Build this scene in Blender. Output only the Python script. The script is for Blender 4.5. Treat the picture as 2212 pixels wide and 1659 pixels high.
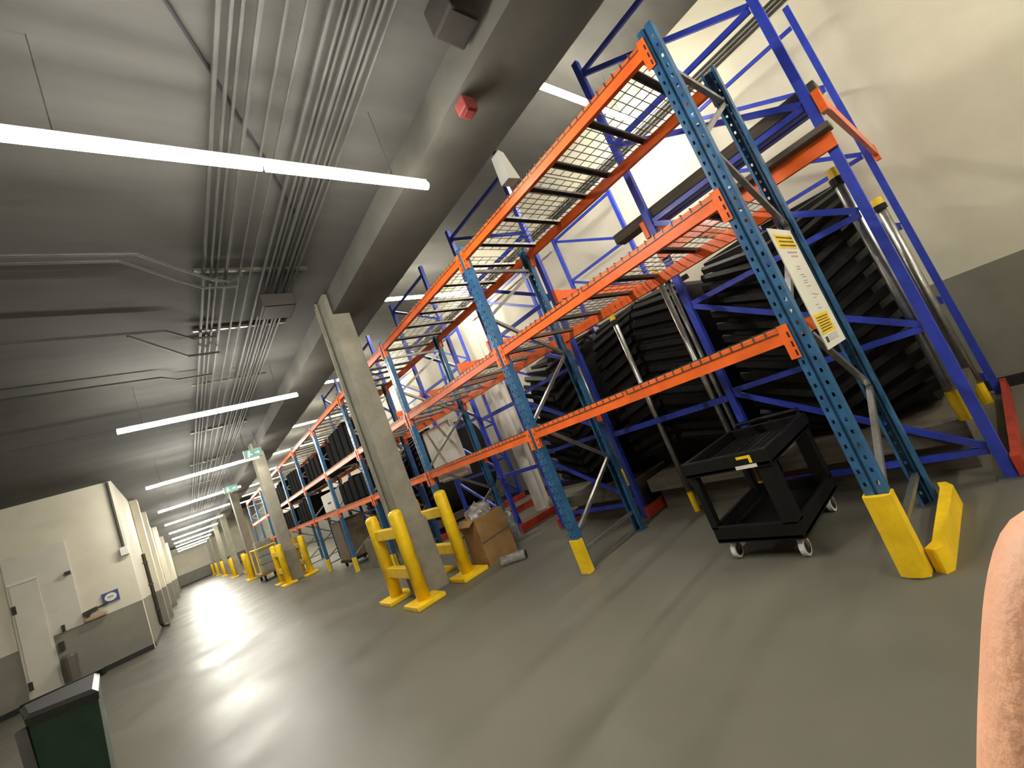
import bpy, bmesh, math, random
from mathutils import Vector, Matrix
random.seed(7)
S = bpy.context.scene
COL = S.collection
for o in list(bpy.data.objects): bpy.data.objects.remove(o)

# ---------------------------------------------------------------- camera (solved from the photo's vanishing points; image 2212x1659)
CAMR = ((0.72863796, -0.5760288, -0.37050984), (-0.20539227, 0.3322965, -0.92053954), (0.65337641, 0.74683991, 0.12381198))
FPX = 907.2; CAMH = 1.48
cam = bpy.data.cameras.new('camera'); cam_o = bpy.data.objects.new('camera', cam); COL.objects.link(cam_o)
cam.sensor_fit = 'HORIZONTAL'; cam.sensor_width = 36; cam.lens = FPX / 2212 * 36; cam.clip_start = 0.01; cam.clip_end = 200
r0, r1, r2 = CAMR
cam_o.matrix_world = Matrix(((r0[0], -r1[0], -r2[0], 0), (r0[1], -r1[1], -r2[1], 0), (r0[2], -r1[2], -r2[2], CAMH), (0, 0, 0, 1)))
S.camera = cam_o
# ---------------------------------------------------------------- world, exposure
w = bpy.data.worlds.new('world'); S.world = w; w.use_nodes = True
w.node_tree.nodes['Background'].inputs[0].default_value = (0.9, 0.93, 1, 1)
w.node_tree.nodes['Background'].inputs[1].default_value = 0.006
S.view_settings.view_transform = 'Standard'; S.view_settings.look = 'None'; S.view_settings.gamma = 1
S.view_settings.use_curve_mapping = False; S.view_settings.exposure = 3.15
LIGHT_CORR = 24.0      # emission of the corridor strip tubes
LIGHT_RACK = 22.5      # emission of the strip tubes above the racks

def ray(px, py):
    a, b = (px - 1106) / FPX, (py - 829.5) / FPX
    return Vector([a * r0[i] + b * r1[i] + r2[i] for i in range(3)])
def px_at(px, py, depth): return Vector((0, 0, CAMH)) + ray(px, py) * depth
def px_x(px, py, x): v = ray(px, py); return Vector((0, 0, CAMH)) + v * (x / v.x)

# ---------------------------------------------------------------- materials
def mat(name, col, rough=0.5, metal=0.0, var=0.12, scale=6.0, bump=0.0, bscale=40.0, col2=None, rvar=0.0, stretch=None, coat=0.0):
    m = bpy.data.materials.new(name); m.use_nodes = True
    nt = m.node_tree; b = nt.nodes['Principled BSDF']; L = nt.links
    tc = nt.nodes.new('ShaderNodeTexCoord'); src = tc.outputs['Object']
    if stretch:
        mp = nt.nodes.new('ShaderNodeMapping'); mp.inputs['Scale'].default_value = stretch; L.new(src, mp.inputs[0]); src = mp.outputs[0]
    n = nt.nodes.new('ShaderNodeTexNoise'); n.inputs['Scale'].default_value = scale; n.inputs['Detail'].default_value = 6
    n.inputs['Roughness'].default_value = 0.62; L.new(src, n.inputs['Vector'])
    r = nt.nodes.new('ShaderNodeValToRGB'); L.new(n.outputs['Fac'], r.inputs[0])
    c2 = col2 or tuple(c * (1 - var * 2) for c in col)
    r.color_ramp.elements[0].position = 0.35; r.color_ramp.elements[1].position = 0.68
    r.color_ramp.elements[0].color = (*c2, 1); r.color_ramp.elements[1].color = (*[min(1, c * (1 + var * 0.5)) for c in col], 1)
    L.new(r.outputs[0], b.inputs['Base Color'])
    b.inputs['Roughness'].default_value = rough; b.inputs['Metallic'].default_value = metal
    if coat: b.inputs['Coat Weight'].default_value = coat; b.inputs['Coat Roughness'].default_value = 0.1
    if rvar:
        mr = nt.nodes.new('ShaderNodeMapRange'); L.new(n.outputs['Fac'], mr.inputs[0])
        mr.inputs['From Min'].default_value = 0.3; mr.inputs['From Max'].default_value = 0.7
        mr.inputs['To Min'].default_value = rough - rvar; mr.inputs['To Max'].default_value = rough + rvar; L.new(mr.outputs[0], b.inputs['Roughness'])
    if bump:
        n2 = nt.nodes.new('ShaderNodeTexNoise'); n2.inputs['Scale'].default_value = bscale; n2.inputs['Detail'].default_value = 4; L.new(src, n2.inputs['Vector'])
        bp = nt.nodes.new('ShaderNodeBump'); bp.inputs['Strength'].default_value = bump; bp.inputs['Distance'].default_value = 0.01
        L.new(n2.outputs['Fac'], bp.inputs['Height']); L.new(bp.outputs[0], b.inputs['Normal'])
    return m
def emit(name, col, s):
    m = bpy.data.materials.new(name); m.use_nodes = True; nt = m.node_tree; b = nt.nodes['Principled BSDF']
    b.inputs['Base Color'].default_value = (*col, 1); b.inputs['Emission Color'].default_value = (*col, 1); b.inputs['Emission Strength'].default_value = s
    return m
M = {}
M['floor'] = mat('sealed_concrete', (0.140, 0.132, 0.105), 0.40, 0, 0.07, 0.9, 0.012, 4, rvar=0.09)
M['floor'].node_tree.nodes['Noise Texture'].inputs['Detail'].default_value = 3
def floor_scuffs(m):      # sparse pale scuff marks and a soft sheen
    nt = m.node_tree; L = nt.links; b = nt.nodes['Principled BSDF']; b.inputs['Specular IOR Level'].default_value = 0.12
    tc = nt.nodes.new('ShaderNodeTexCoord'); mp = nt.nodes.new('ShaderNodeMapping'); mp.inputs['Scale'].default_value = (1.6, 5.0, 1); mp.inputs['Rotation'].default_value = (0, 0, 0.5)
    L.new(tc.outputs['Object'], mp.inputs[0]); n = nt.nodes.new('ShaderNodeTexNoise'); n.inputs['Scale'].default_value = 1.7; n.inputs['Detail'].default_value = 8; n.inputs['Roughness'].default_value = 0.75
    L.new(mp.outputs[0], n.inputs['Vector']); mr = nt.nodes.new('ShaderNodeMapRange'); mr.inputs['From Min'].default_value = 0.70; mr.inputs['From Max'].default_value = 0.78; mr.inputs['To Max'].default_value = 0.7
    L.new(n.outputs['Fac'], mr.inputs[0]); mx = nt.nodes.new('ShaderNodeMix'); mx.data_type = 'RGBA'; mx.inputs['B'].default_value = (0.42, 0.41, 0.37, 1)
    src = b.inputs['Base Color'].links[0].from_socket; L.new(mr.outputs[0], mx.inputs['Factor']); L.new(src, mx.inputs['A']); L.new(mx.outputs['Result'], b.inputs['Base Color'])
floor_scuffs(M['floor'])
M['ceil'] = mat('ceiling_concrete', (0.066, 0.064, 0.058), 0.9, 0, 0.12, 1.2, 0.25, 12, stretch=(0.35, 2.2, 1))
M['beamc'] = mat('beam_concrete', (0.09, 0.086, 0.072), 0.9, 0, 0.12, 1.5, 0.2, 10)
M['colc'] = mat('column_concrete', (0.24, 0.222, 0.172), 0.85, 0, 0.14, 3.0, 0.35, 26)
M['wall'] = mat('cream_wall_paint', (0.66, 0.62, 0.50), 0.75, 0, 0.04, 1.5, 0.05, 60)
M['wains'] = mat('grey_wainscot_paint', (0.215, 0.205, 0.165), 0.6, 0, 0.08, 1.5, 0.05, 60)
M['base'] = mat('black_rubber_base', (0.012, 0.012, 0.012), 0.5)
M['teal'] = mat('dark_teal_blue_enamel', (0.034, 0.135, 0.29), 0.36, 0, 0.2, 9, 0, coat=0.2)
M['blue'] = mat('bright_blue_enamel', (0.030, 0.060, 0.52), 0.4, 0, 0.15, 7, coat=0.15)
M['orange'] = mat('orange_enamel', (0.98, 0.155, 0.018), 0.38, 0, 0.12, 5, coat=0.15)
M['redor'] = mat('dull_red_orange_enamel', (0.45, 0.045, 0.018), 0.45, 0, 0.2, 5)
M['yellow'] = mat('safety_yellow_plastic', (0.95, 0.62, 0.012), 0.42, 0, 0.10, 6, 0.05, 50)
M['galv'] = mat('galvanised_steel', (0.46, 0.46, 0.43), 0.34, 0.85, 0.15, 14)
M['wire'] = mat('zinc_wire', (0.20, 0.19, 0.17), 0.4, 0.8, 0.2, 20)
M['chan'] = mat('dark_zinc_channel', (0.17, 0.155, 0.13), 0.4, 0.7, 0.2, 8)
M['conduit'] = mat('conduit_steel', (0.052, 0.051, 0.046), 0.7, 0.0, 0.12, 6)
M['rubber'] = mat('black_rubber', (0.011, 0.0098, 0.0085), 0.62, 0, 0.3, 8, 0.2, 30)
M['blackp'] = mat('black_moulded_plastic', (0.010, 0.0096, 0.009), 0.5, 0, 0.15, 8, 0.15, 120)
for k_ in ('rubber', 'blackp'): M[k_].node_tree.nodes['Principled BSDF'].inputs['Specular IOR Level'].default_value = 0.22
M['casem'] = mat('matt_black_case', (0.008, 0.008, 0.0078), 0.9, 0, 0.2, 8)
M['casem'].node_tree.nodes['Principled BSDF'].inputs['Specular IOR Level'].default_value = 0.05
M['dark'] = mat('dark_hole', (0.008, 0.008, 0.01), 0.8)
M['cardb'] = mat('brown_cardboard', (0.30, 0.165, 0.055), 0.8, 0, 0.12, 5, 0.1, 50)
M['cardb2'] = mat('dull_cardboard', (0.16, 0.12, 0.08), 0.85, 0, 0.15, 4)
M['bag'] = mat('clear_plastic_film', (0.62, 0.62, 0.58), 0.10, 0, 0.25, 18, 0.5, 22)
M['bag'].node_tree.nodes['Principled BSDF'].inputs['Transmission Weight'].default_value = 0.6
M['white'] = mat('white_board', (0.72, 0.69, 0.62), 0.6, 0, 0.05, 4)
M['paper'] = mat('white_printed_plastic', (0.72, 0.70, 0.63), 0.45, 0, 0.03, 4)
M['ink'] = mat('dark_ink', (0.06, 0.05, 0.03), 0.6)
M['greyink'] = mat('grey_ink', (0.33, 0.33, 0.33), 0.6)
M['redink'] = mat('faded_red_ink', (0.60, 0.30, 0.26), 0.6)
M['timber'] = mat('grey_brown_timber', (0.12, 0.10, 0.075), 0.75, 0, 0.2, 5, 0.2, 20, stretch=(6, 0.6, 6))
M['doorw'] = mat('white_door_paint', (0.62, 0.59, 0.51), 0.5, 0, 0.04, 2)
M['hinge'] = mat('dark_bronze', (0.06, 0.055, 0.045), 0.45, 0.6)
M['green'] = mat('dark_green_plastic', (0.018, 0.052, 0.032), 0.5, 0, 0.12, 6, 0.1, 40)
M['crate'] = mat('light_grey_crate', (0.26, 0.26, 0.23), 0.6)
M['lid'] = mat('dark_grey_plastic', (0.024, 0.0245, 0.024), 0.5, 0, 0.15, 6)
M['taupe'] = mat('taupe_plastic', (0.115, 0.10, 0.08), 0.55, 0, 0.1, 6)
M['blueprint'] = mat('navy_print', (0.06, 0.07, 0.24), 0.5)
M['redbox'] = mat('red_paint', (0.20, 0.035, 0.03), 0.5)
M['tan'] = mat('tan_card', (0.50, 0.34, 0.18), 0.8)
M['skin'] = mat('skin', (0.85, 0.44, 0.27), 0.5, 0, 0.05, 150, 0.12, 500)
M['skin'].node_tree.nodes['Principled BSDF'].inputs['Subsurface Weight'].default_value = 0.15
M['skin'].node_tree.nodes['Principled BSDF'].inputs['Subsurface Radius'].default_value = (0.006, 0.002, 0.001)
M['nail'] = mat('fingernail', (0.70, 0.42, 0.33), 0.3)
M['tube_c'] = emit('corridor_tube', (1.0, 0.965, 0.865), LIGHT_CORR)
M['tube_r'] = emit('rack_tube', (1.0, 0.95, 0.80), LIGHT_RACK)
M['fixture'] = mat('white_fixture', (0.7, 0.7, 0.66), 0.5, 0, 0.03)
M['exit'] = emit('exit_sign_face', (0.30, 0.62, 0.50), 0.035)
M['exitw'] = emit('exit_sign_mark', (0.8, 1.0, 0.95), 0.07)
M['darkduct'] = mat('dark_duct', (0.035, 0.03, 0.026), 0.7, 0.2)

# ---------------------------------------------------------------- mesh helpers
class MB:
    def __init__(self): self.v = []; self.f = []
    def add(self, vs, fs):
        n = len(self.v); self.v += [tuple(p) for p in vs]; self.f += [tuple(i + n for i in f) for f in fs]; return self
    def box(self, x0, x1, y0, y1, z0, z1):
        return self.add([(x0, y0, z0), (x1, y0, z0), (x1, y1, z0), (x0, y1, z0), (x0, y0, z1), (x1, y0, z1), (x1, y1, z1), (x0, y1, z1)],
                        [(0, 3, 2, 1), (4, 5, 6, 7), (0, 1, 5, 4), (1, 2, 6, 5), (2, 3, 7, 6), (3, 0, 4, 7)])
    def cbox(self, x0, x1, y0, y1, z0, z1, c=0.01):   # box with chamfered edges (24 verts)
        b = bmesh.new(); bmesh.ops.create_cube(b, size=1)
        for q in b.verts: q.co = Vector(((x0 + x1) / 2 + q.co.x * (x1 - x0), (y0 + y1) / 2 + q.co.y * (y1 - y0), (z0 + z1) / 2 + q.co.z * (z1 - z0)))
        bmesh.ops.bevel(b, geom=b.edges[:], offset=c, segments=2, affect='EDGES', profile=0.6)
        b.verts.index_update(); self.add([q.co.copy() for q in b.verts], [[q.index for q in f.verts] for f in b.faces]); b.free(); return self
    def bar(self, p, q, w_, h_, up=(0, 0, 1)):        # rectangular bar p->q, w_ sideways, h_ along up
        p, q = Vector(p), Vector(q); d = (q - p).normalized(); u = Vector(up)
        s = d.cross(u)
        if s.length < 1e-4: s = d.cross(Vector((1, 0, 0)))
        s.normalize(); u = s.cross(d); vs = []
        for c in (p, q):
            for a, b in ((-1, -1), (1, -1), (1, 1), (-1, 1)): vs.append(c + s * (a * w_ / 2) + u * (b * h_ / 2))
        return self.add(vs, [(0, 3, 2, 1), (4, 5, 6, 7), (0, 1, 5, 4), (1, 2, 6, 5), (2, 3, 7, 6), (3, 0, 4, 7)])
    def tube(self, pts, r, n=10, cap=True):
        pts = [Vector(p) for p in pts]; k = len(pts); rr = r if isinstance(r, (list, tuple)) else [r] * k; vs = []
        ref = None
        for i, p in enumerate(pts):
            d = (pts[min(i + 1, k - 1)] - pts[max(i - 1, 0)]).normalized()
            if ref is None: ref = Vector((0, 0, 1)) if abs(d.z) < 0.9 else Vector((1, 0, 0))
            s = d.cross(ref).normalized(); u = s.cross(d); ref = u
            for j in range(n):
                a = 2 * math.pi * j / n; vs.append(p + (s * math.cos(a) + u * math.sin(a)) * rr[i])
        fs = [(i * n + j, i * n + (j + 1) % n, (i + 1) * n + (j + 1) % n, (i + 1) * n + j) for i in range(k - 1) for j in range(n)]
        if cap: fs += [tuple(range(n))[::-1], tuple(range((k - 1) * n, k * n))]
        return self.add(vs, fs)
    def prism(self, poly, axis, a0, a1):              # polygon of 2D points extruded along axis
        vs = []
        for a in (a0, a1):
            for (s, t) in poly: vs.append({'x': (a, s, t), 'y': (s, a, t), 'z': (s, t, a)}[axis])
        n = len(poly)
        return self.add(vs, [tuple(range(n)), tuple(range(n, 2 * n))[::-1]] + [(i, (i + 1) % n, n + (i + 1) % n, n + i) for i in range(n)])
    def mesh(self, name, m, smooth=False):
        me = bpy.data.meshes.new(name); me.from_pydata(self.v, [], self.f); me.materials.append(M[m] if isinstance(m, str) else m)
        b = bmesh.new(); b.from_mesh(me); bmesh.ops.recalc_face_normals(b, faces=b.faces); b.to_mesh(me); b.free()
        if smooth:
            for p in me.polygons: p.use_smooth = True
        me.update(); return me
    def build(self, name, m, parent=None, smooth=False):
        if parent is not None and parent.name in ORG:
            o_ = ORG[parent.name]; self.v = [(x - o_[0], y - o_[1], z - o_[2]) for x, y, z in self.v]
        o = bpy.data.objects.new(name, self.mesh(name, m, smooth)); COL.objects.link(o)
        if parent is not None: o.parent = parent
        if smooth == 'auto': pass
        return o
ORG = {}
def tag(o, label=None, cat=None, group=None, kind=None):
    if label: o['label'] = label
    if cat: o['category'] = cat
    if group: o['group'] = group
    if kind: o['kind'] = kind
    return o
def thing(name, label, cat, loc=(0, 0, 0), group=None):
    o = bpy.data.objects.new(name, None); COL.objects.link(o); o.location = loc; o.empty_display_size = 0.1
    ORG[o.name] = loc; return tag(o, label, cat, group)
def sub(mb, name, m, part, smooth=False):             # sub-part: part object has identity transform inside its thing
    ORG[part.name] = ORG.get(part.parent.name, (0, 0, 0)); return mb.build(name, m, part, smooth)
def copy_tree(o, loc=None, label=None, group=None, parent=None):
    c = o.copy(); COL.objects.link(c); c.parent = parent
    if loc is not None: c.location = loc
    if label: c['label'] = label
    if group: c['group'] = group
    for ch in list(o.children): copy_tree(ch, parent=c)
    return c
def single(mb, name, m, label, cat, loc=(0, 0, 0), group=None, smooth=False):   # a thing that is one mesh, origin at loc
    mb.v = [(x - loc[0], y - loc[1], z - loc[2]) for x, y, z in mb.v]
    o = mb.build(name, m, None, smooth); o.location = loc; return tag(o, label, cat, group)
def struct(mb, name, m): return tag(mb.build(name, m), kind='structure')
def piece(o, mesh, name, loc=(0, 0, 0), rot=None):    # child sharing mesh data
    c = bpy.data.objects.new(name, mesh); COL.objects.link(c); c.parent = o; c.location = loc
    if rot: c.rotation_euler = rot
    return c

# ---------------------------------------------------------------- room shell
XW = 7.0; YE = 66.0; ZC = 4.42; ZH = 6.3
struct(MB().box(-6, 7.3, -4.2, YE + 0.3, -0.2, 0), 'floor', 'floor')
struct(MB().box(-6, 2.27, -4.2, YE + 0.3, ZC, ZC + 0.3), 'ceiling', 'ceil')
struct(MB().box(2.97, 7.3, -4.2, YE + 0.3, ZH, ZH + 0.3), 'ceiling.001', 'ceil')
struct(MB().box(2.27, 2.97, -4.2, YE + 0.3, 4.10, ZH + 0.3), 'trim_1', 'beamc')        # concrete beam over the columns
struct(MB().box(XW, XW + 0.3, -4.2, YE + 0.3, 0, ZH + 0.2), 'wall_right', 'wall')
struct(MB().box(XW - 0.012, XW, -4.2, YE, 0.12, 1.34), 'trim_2', 'wains')
struct(MB().box(XW - 0.02, XW, -4.2, YE, 0, 0.12), 'baseboard_right', 'base')
struct(MB().box(-6, 7.3, -4.5, -4.2, 0, ZH + 0.2), 'wall_back', 'wall')
struct(MB().box(-6.3, -6, -4.5, 15.2, 0, ZC + 0.2), 'wall_left', 'wall')
struct(MB().box(-6.3, -1.0, 15.2, 15.5, 0, ZC + 0.1), 'wall_left.001', 'wall')          # wall across the left bay, facing the camera
struct(MB().box(-2.56, -1.0, 15.188, 15.2, 0.12, 1.24).box(-6, -3.1, 15.188, 15.2, 0.12, 1.24), 'trim_3', 'wains')
struct(MB().box(-2.56, -1.0, 15.18, 15.2, 0, 0.12).box(-6, -3.1, 15.18, 15.2, 0, 0.12), 'baseboard_front', 'base')
struct(MB().box(-1.3, -1.0, 15.5, YE, 0, ZC + 0.1), 'wall_left.002', 'wall')            # corridor wall
struct(MB().box(-1.0, -0.988, 15.5, YE, 0.12, 1.24), 'trim_4', 'wains')
struct(MB().box(-1.0, -0.98, 15.5, YE, 0, 0.12), 'baseboard_left', 'base')
struct(MB().box(-1.3, 7.3, YE, YE + 0.3, 0, ZH + 0.2), 'wall_front', 'wall')
struct(MB().box(-1.0, 7.0, YE - 0.012, YE, 0.12, 1.30), 'trim_5', 'wains')
struct(MB().box(-1.0, 7.0, YE - 0.02, YE, 0, 0.12), 'baseboard_front.001', 'base')
# door in the left bay wall
d = MB().box(-3.08, -2.05, 15.16, 15.2, 1.245, 3.28).box(-3.08, -2.56, 15.16, 15.2, 0, 1.245).build('door_1', 'doorw'); tag(d, kind='structure')
MB().box(-3.03, -2.60, 15.135, 15.16, 0.02, 2.66).build('door_leaf', 'doorw', d)
for z in (0.42, 2.1): MB().box(-3.06, -2.99, 15.12, 15.16, z - 0.09, z + 0.09).build('hinge', 'hinge', d)
MB().box(-2.50, -2.42, 15.09, 15.187, 0.86, 1.06).build('lock_plate', 'hinge', d)
MB().box(-2.40, -2.35, 15.10, 15.16, 1.25, 1.40).build('push_button', 'hinge', d)
MB().box(-2.16, -2.06, 15.08, 15.16, 2.46, 2.54).build('door_closer', 'hinge', d)
MB().box(-3.05, -2.58, 15.10, 15.135, 2.63, 2.69).build('door_head_strip', 'fixture', d)

# pilasters on the corridor wall
ORD = ['first', 'second', 'third', 'fourth', 'fifth', 'sixth', 'seventh', 'eighth', 'ninth', 'tenth', 'eleventh', 'twelfth', 'thirteenth']
for i, y in enumerate((19.6, 23.6, 31.5, 40, 49)):
    p = thing('pilaster', f'{ORD[i]} shallow cream pilaster along the corridor wall past the white door', 'pilaster', (-1.0, y, 0))
    MB().box(-0.988, -0.80, y, y + 0.7, 1.24, ZC).build('upper_panel', 'wall', p)
    MB().box(-0.988, -0.79, y - 0.01, y + 0.71, 0, 1.24).build('lower_panel', 'wains', p)
t = thing('downpipe', 'dark brown downpipe with kicked foot on the corridor wall', 'pipe', (-0.9, 18.4, 0))
MB().tube([(-0.93, 18.4, 2.5), (-0.93, 18.4, 0.28), (-0.90, 18.45, 0.20), (-0.78, 18.5, 0.16)], 0.05, 10).build('pipe', 'hinge', t)
for z in (0.7, 1.5, 2.2): MB().box(-0.99, -0.87, 18.33, 18.47, z, z + 0.05).build('clip', 'hinge', t)
t = thing('corner_conduit', 'pale vertical conduit with small box at the wall corner', 'conduit', (-1.08, 15.15, 0))
MB().tube([(-1.08, 15.15, 4.40), (-1.08, 15.15, 2.6)], 0.03, 10).build('pipe', 'conduit', t)
MB().cbox(-1.16, -1.0, 15.09, 15.188, 2.45, 2.66, 0.01).build('junction_box', 'fixture', t)
t = thing('navy_sign', 'small navy wall sign with a white disc beside the door', 'sign', (-1.52, 15.18, 1.6))
MB().box(-1.67, -1.37, 15.165, 15.199, 1.47, 1.73).build('plate', 'blueprint', t)
ds = [(-1.52 + 0.11 * math.cos(a * math.pi / 12), 1.60 + 0.095 * math.sin(a * math.pi / 12)) for a in range(24)]
MB().prism(ds, 'y', 15.158, 15.165).build('disc', 'paper', t)
MB().box(-1.57, -1.47, 15.155, 15.158, 1.585, 1.625).build('mark', 'greyink', t)
t = thing('bracket_arm', 'black wall bracket with tan items below the navy sign', 'bracket', (-1.85, 15.1, 1.25))
MB().bar((-2.03, 15.13, 1.44), (-1.78, 15.13, 1.47), 0.1, 0.09).build('body', 'hinge', t)
MB().bar((-1.80, 15.13, 1.47), (-1.58, 15.13, 1.49), 0.05, 0.04).build('arm', 'hinge', t)
MB().bar((-1.93, 15.13, 1.42), (-1.98, 15.13, 1.32), 0.06, 0.06).build('foot', 'hinge', t)
MB().cbox(-2.02, -1.64, 15.08, 15.187, 1.25, 1.33, 0.02).build('tray', 'tan', t)

# ---------------------------------------------------------------- strip lights
def strip_light(label, group, x0, x1, y, z, wid, tubem, ztop, gapdiv=True):
    xm = (x0 + x1) / 2
    t = thing('strip_light', label, 'light', (xm, y, z), group)
    MB().box(x0, x1, y - 0.02, y + 0.02, z + 0.08, z + 0.10).build('housing', 'fixture', t)
    for a, b in ((x0, xm - 0.012), (xm + 0.012, x1)):
        n = 12; poly = [(y + wid / 2 * math.cos(2 * math.pi * i / n), z + 0.05 + 0.03 * math.sin(2 * math.pi * i / n)) for i in range(n)]
        MB().prism(poly, 'x', a, b).build('diffuser', tubem, t)
    for xx in (x0 + 0.3, x1 - 0.3): MB().tube([(xx, y, z + 0.10), (xx, y, ztop)], 0.003, 6).build('hanger_rod', 'wire', t)
    return t
Y0L = 2.535; PL = 5.70
corr = strip_light('long corridor strip light crossed by the slanting dark cable', None, -0.344, 2.164, Y0L, 3.70, 0.066, 'tube_c', ZC)
ORD = ['first', 'second', 'third', 'fourth', 'fifth', 'sixth', 'seventh', 'eighth', 'ninth', 'tenth', 'eleventh', 'twelfth', 'thirteenth']
for i in range(1, 11): copy_tree(corr, (corr.location.x, Y0L + PL * i, 3.70), f'{ORD[i]} corridor strip light counting from the one under the slanting cable')
rk = strip_light('high strip light over the rack bay with the black cart', None, 4.47, 6.72, Y0L, 5.48, 0.09, 'tube_r', ZH)
for i in range(1, 9): copy_tree(rk, (rk.location.x, Y0L + PL * i, 5.48), f'{ORD[i]} high rack strip light counting from the cart bay')
# lights of the area behind the photographer (the same rows going on)
copy_tree(corr, (corr.location.x, Y0L - PL, 3.70), 'corridor strip light behind the rack end frame'); copy_tree(rk, (rk.location.x, Y0L - PL, 5.48), 'high strip light behind the rack end frame')

# ---------------------------------------------------------------- concrete columns and their bollards
COLY = [5.65 + 9.5 * i for i in range(7)]
for i, y in enumerate(COLY):
    nm = ['first concrete column with a repaired wider base between yellow bollards', 'second concrete column with a cast collar, beyond the orange racks'][i] if i < 2 else f'{ORD[i]} concrete column counting from the one beside the carton'
    t = thing('concrete_column', nm, 'column', (2.3, y + 0.32, 0), None)
    MB().cbox(2.21, 2.52, y, y + 0.48, 0.92, ZC + 0.02, 0.02).build('shaft', 'colc', t)
    MB().cbox(2.19, 2.56, y - 0.02, y + 0.50, 0, 0.98, 0.03).build('plinth', 'colc', t)
    if i == 0: MB().tube([(2.19, y + 0.30, 0.98), (2.19, y + 0.30, ZC)], 0.02, 8).build('conduit', 'colc', t)
def bollard_pair(name, label, x, y0, y1, group=None, h=1.22):
    t = thing(name, label, 'bollard', (x, (y0 + y1) / 2, 0), group)
    for y in (y0, y1):
        n = 20; prof = [(0.086, 0.05), (0.086, h - 0.06), (0.078, h - 0.03), (0.055, h - 0.008), (0.0, h)]
        mb = MB(); vs = []; fs = []
        for r, z in prof[:-1]: vs += [(x + r * math.cos(2 * math.pi * j / n), y + r * math.sin(2 * math.pi * j / n), z) for j in range(n)]
        vs.append((x, y, h))
        for k in range(len(prof) - 2): fs += [(k * n + j, k * n + (j + 1) % n, (k + 1) * n + (j + 1) % n, (k + 1) * n + j) for j in range(n)]
        fs += [((len(prof) - 2) * n + j, (len(prof) - 2) * n + (j + 1) % n, len(vs) - 1) for j in range(n)]
        fs += [tuple(range(n))]
        mb.add(vs, fs).build('post', 'yellow', t, smooth=True)
        MB().cbox(x - 0.2, x + 0.2, y - 0.22, y + 0.22, 0, 0.055, 0.012).build('base_plate', 'yellow', t)
    for z in (0.33, 0.86): MB().cbox(x - 0.05, x + 0.05, y0, y1, z, z + 0.14, 0.012).build('rail', 'yellow', t)
    return t
bollard_pair('bollard_guard', 'yellow twin bollard guard on the corridor side of the first column', 2.10, 5.5, 6.42)
bollard_pair('bollard_guard', 'yellow twin bollard guard between first column and carton', 2.78, 5.48, 6.42)
bollard_pair('bollard_guard', 'yellow twin bollard guard on the corridor side of the second column', 2.11, 15.0, 16.15)
bollard_pair('bollard_guard', 'yellow twin bollard guard on the rack side of the second column', 2.73, 15.0, 16.15)
for i in range(2, 7):
    for x, sd in ((2.11, 'corridor'), (2.81, 'rack')): bollard_pair('bollard_guard', f'yellow twin bollard guard on the {sd} side of the {ORD[i]} column', x, COLY[i] - 0.15, COLY[i] + 0.75)

# ---------------------------------------------------------------- front racking: dark teal frames, orange beams, wire decks
XF, XR = 2.86, 3.88         # outer faces of front and rear posts
YK0, BAY = 0.775, 2.5
HZ = 3.62
def upright_mesh(flip):
    """folded perforated post, 100 mm wide, 70 mm deep; local: y across, x inwards, real holes in the face"""
    prof = [(0.07, -0.032), (0.07, -0.05), (0.0, -0.05), (0.0, -0.038), (0.0, -0.024), (0.0, -0.012), (0.014, -0.005), (0.014, 0.005), (0.0, 0.012), (0.0, 0.024), (0.0, 0.038), (0.0, 0.05), (0.07, 0.05), (0.07, 0.032)]
    zs = [0.0]; z = 0.06; hole = []
    while z < HZ - 0.06:
        zs += [z, z + 0.024]; hole.append(len(zs) - 2); z += 0.075
    zs.append(HZ); n = len(prof); vs = []; fs = []
    for z in zs: vs += [((-x if flip else x), y, z) for x, y in prof]
    for k in range(len(zs) - 1):
        for i in range(n - 1):
            if k in hole and i in (3, 9): continue
            if k in hole and i in (2 - 1,) and False: continue
            fs.append((k * n + i, k * n + i + 1, (k + 1) * n + i + 1, (k + 1) * n + i))
    mb = MB(); mb.add(vs, fs); me = bpy.data.meshes.new('post'); me.from_pydata(mb.v, [], mb.f); me.materials.append(M['teal']); me.update(); return me
UPF, UPR = upright_mesh(False), upright_mesh(True)
def make_frame(y, label, group=None, guard=True):
    t = thing('upright_frame', label, 'rack frame', (XF, y, 0), group)
    for me, x in ((UPF, 0.0), (UPR, XR - XF)):
        o = piece(t, me, 'post', (x, 0, 0)); s = o.modifiers.new('thickness', 'SOLIDIFY'); s.thickness = 0.003
    for x in (0.035, XR - XF - 0.035): MB().box(XF + x - 0.07, XF + x + 0.07, y - 0.065, y + 0.065, 0, 0.008).build('foot_plate', 'galv', t)
    a, b = XF + 0.05, XR - 0.05
    zz = [(a, 0.20), (b, 0.22), (a, 0.36), (b, 0.90), (a, 1.55), (b, 2.20), (a, 2.78), (b, 3.30)]
    for (x0, z0), (x1, z1) in [(zz[0], zz[1])] + [(zz[i], zz[i + 1]) for i in range(2, 7)] + [((a, 3.34), (b, 3.32))]:
        MB().bar((x0, y, z0), (x1, y, z1), 0.035, 0.032).build('brace', 'galv', t)
    if guard:
        MB().prism([(XF - 0.02, y - 0.062), (XF + 0.05, y - 0.062), (XF + 0.05, y - 0.054), (XF - 0.006, y - 0.054), (XF - 0.006, y + 0.054), (XF + 0.05, y + 0.054), (XF + 0.05, y + 0.062), (XF - 0.02, y + 0.062)], 'z', 0.009, 0.34).build('post_guard', 'yellow', t)
    return t
FL = {0: 'end rack frame carrying the tall capacity notice', 1: 'dark blue rack frame between the cart bay and the carton bay', 2: 'dark blue rack frame beside the first concrete column'}
f0 = make_frame(YK0, FL[0], None, False)
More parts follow.
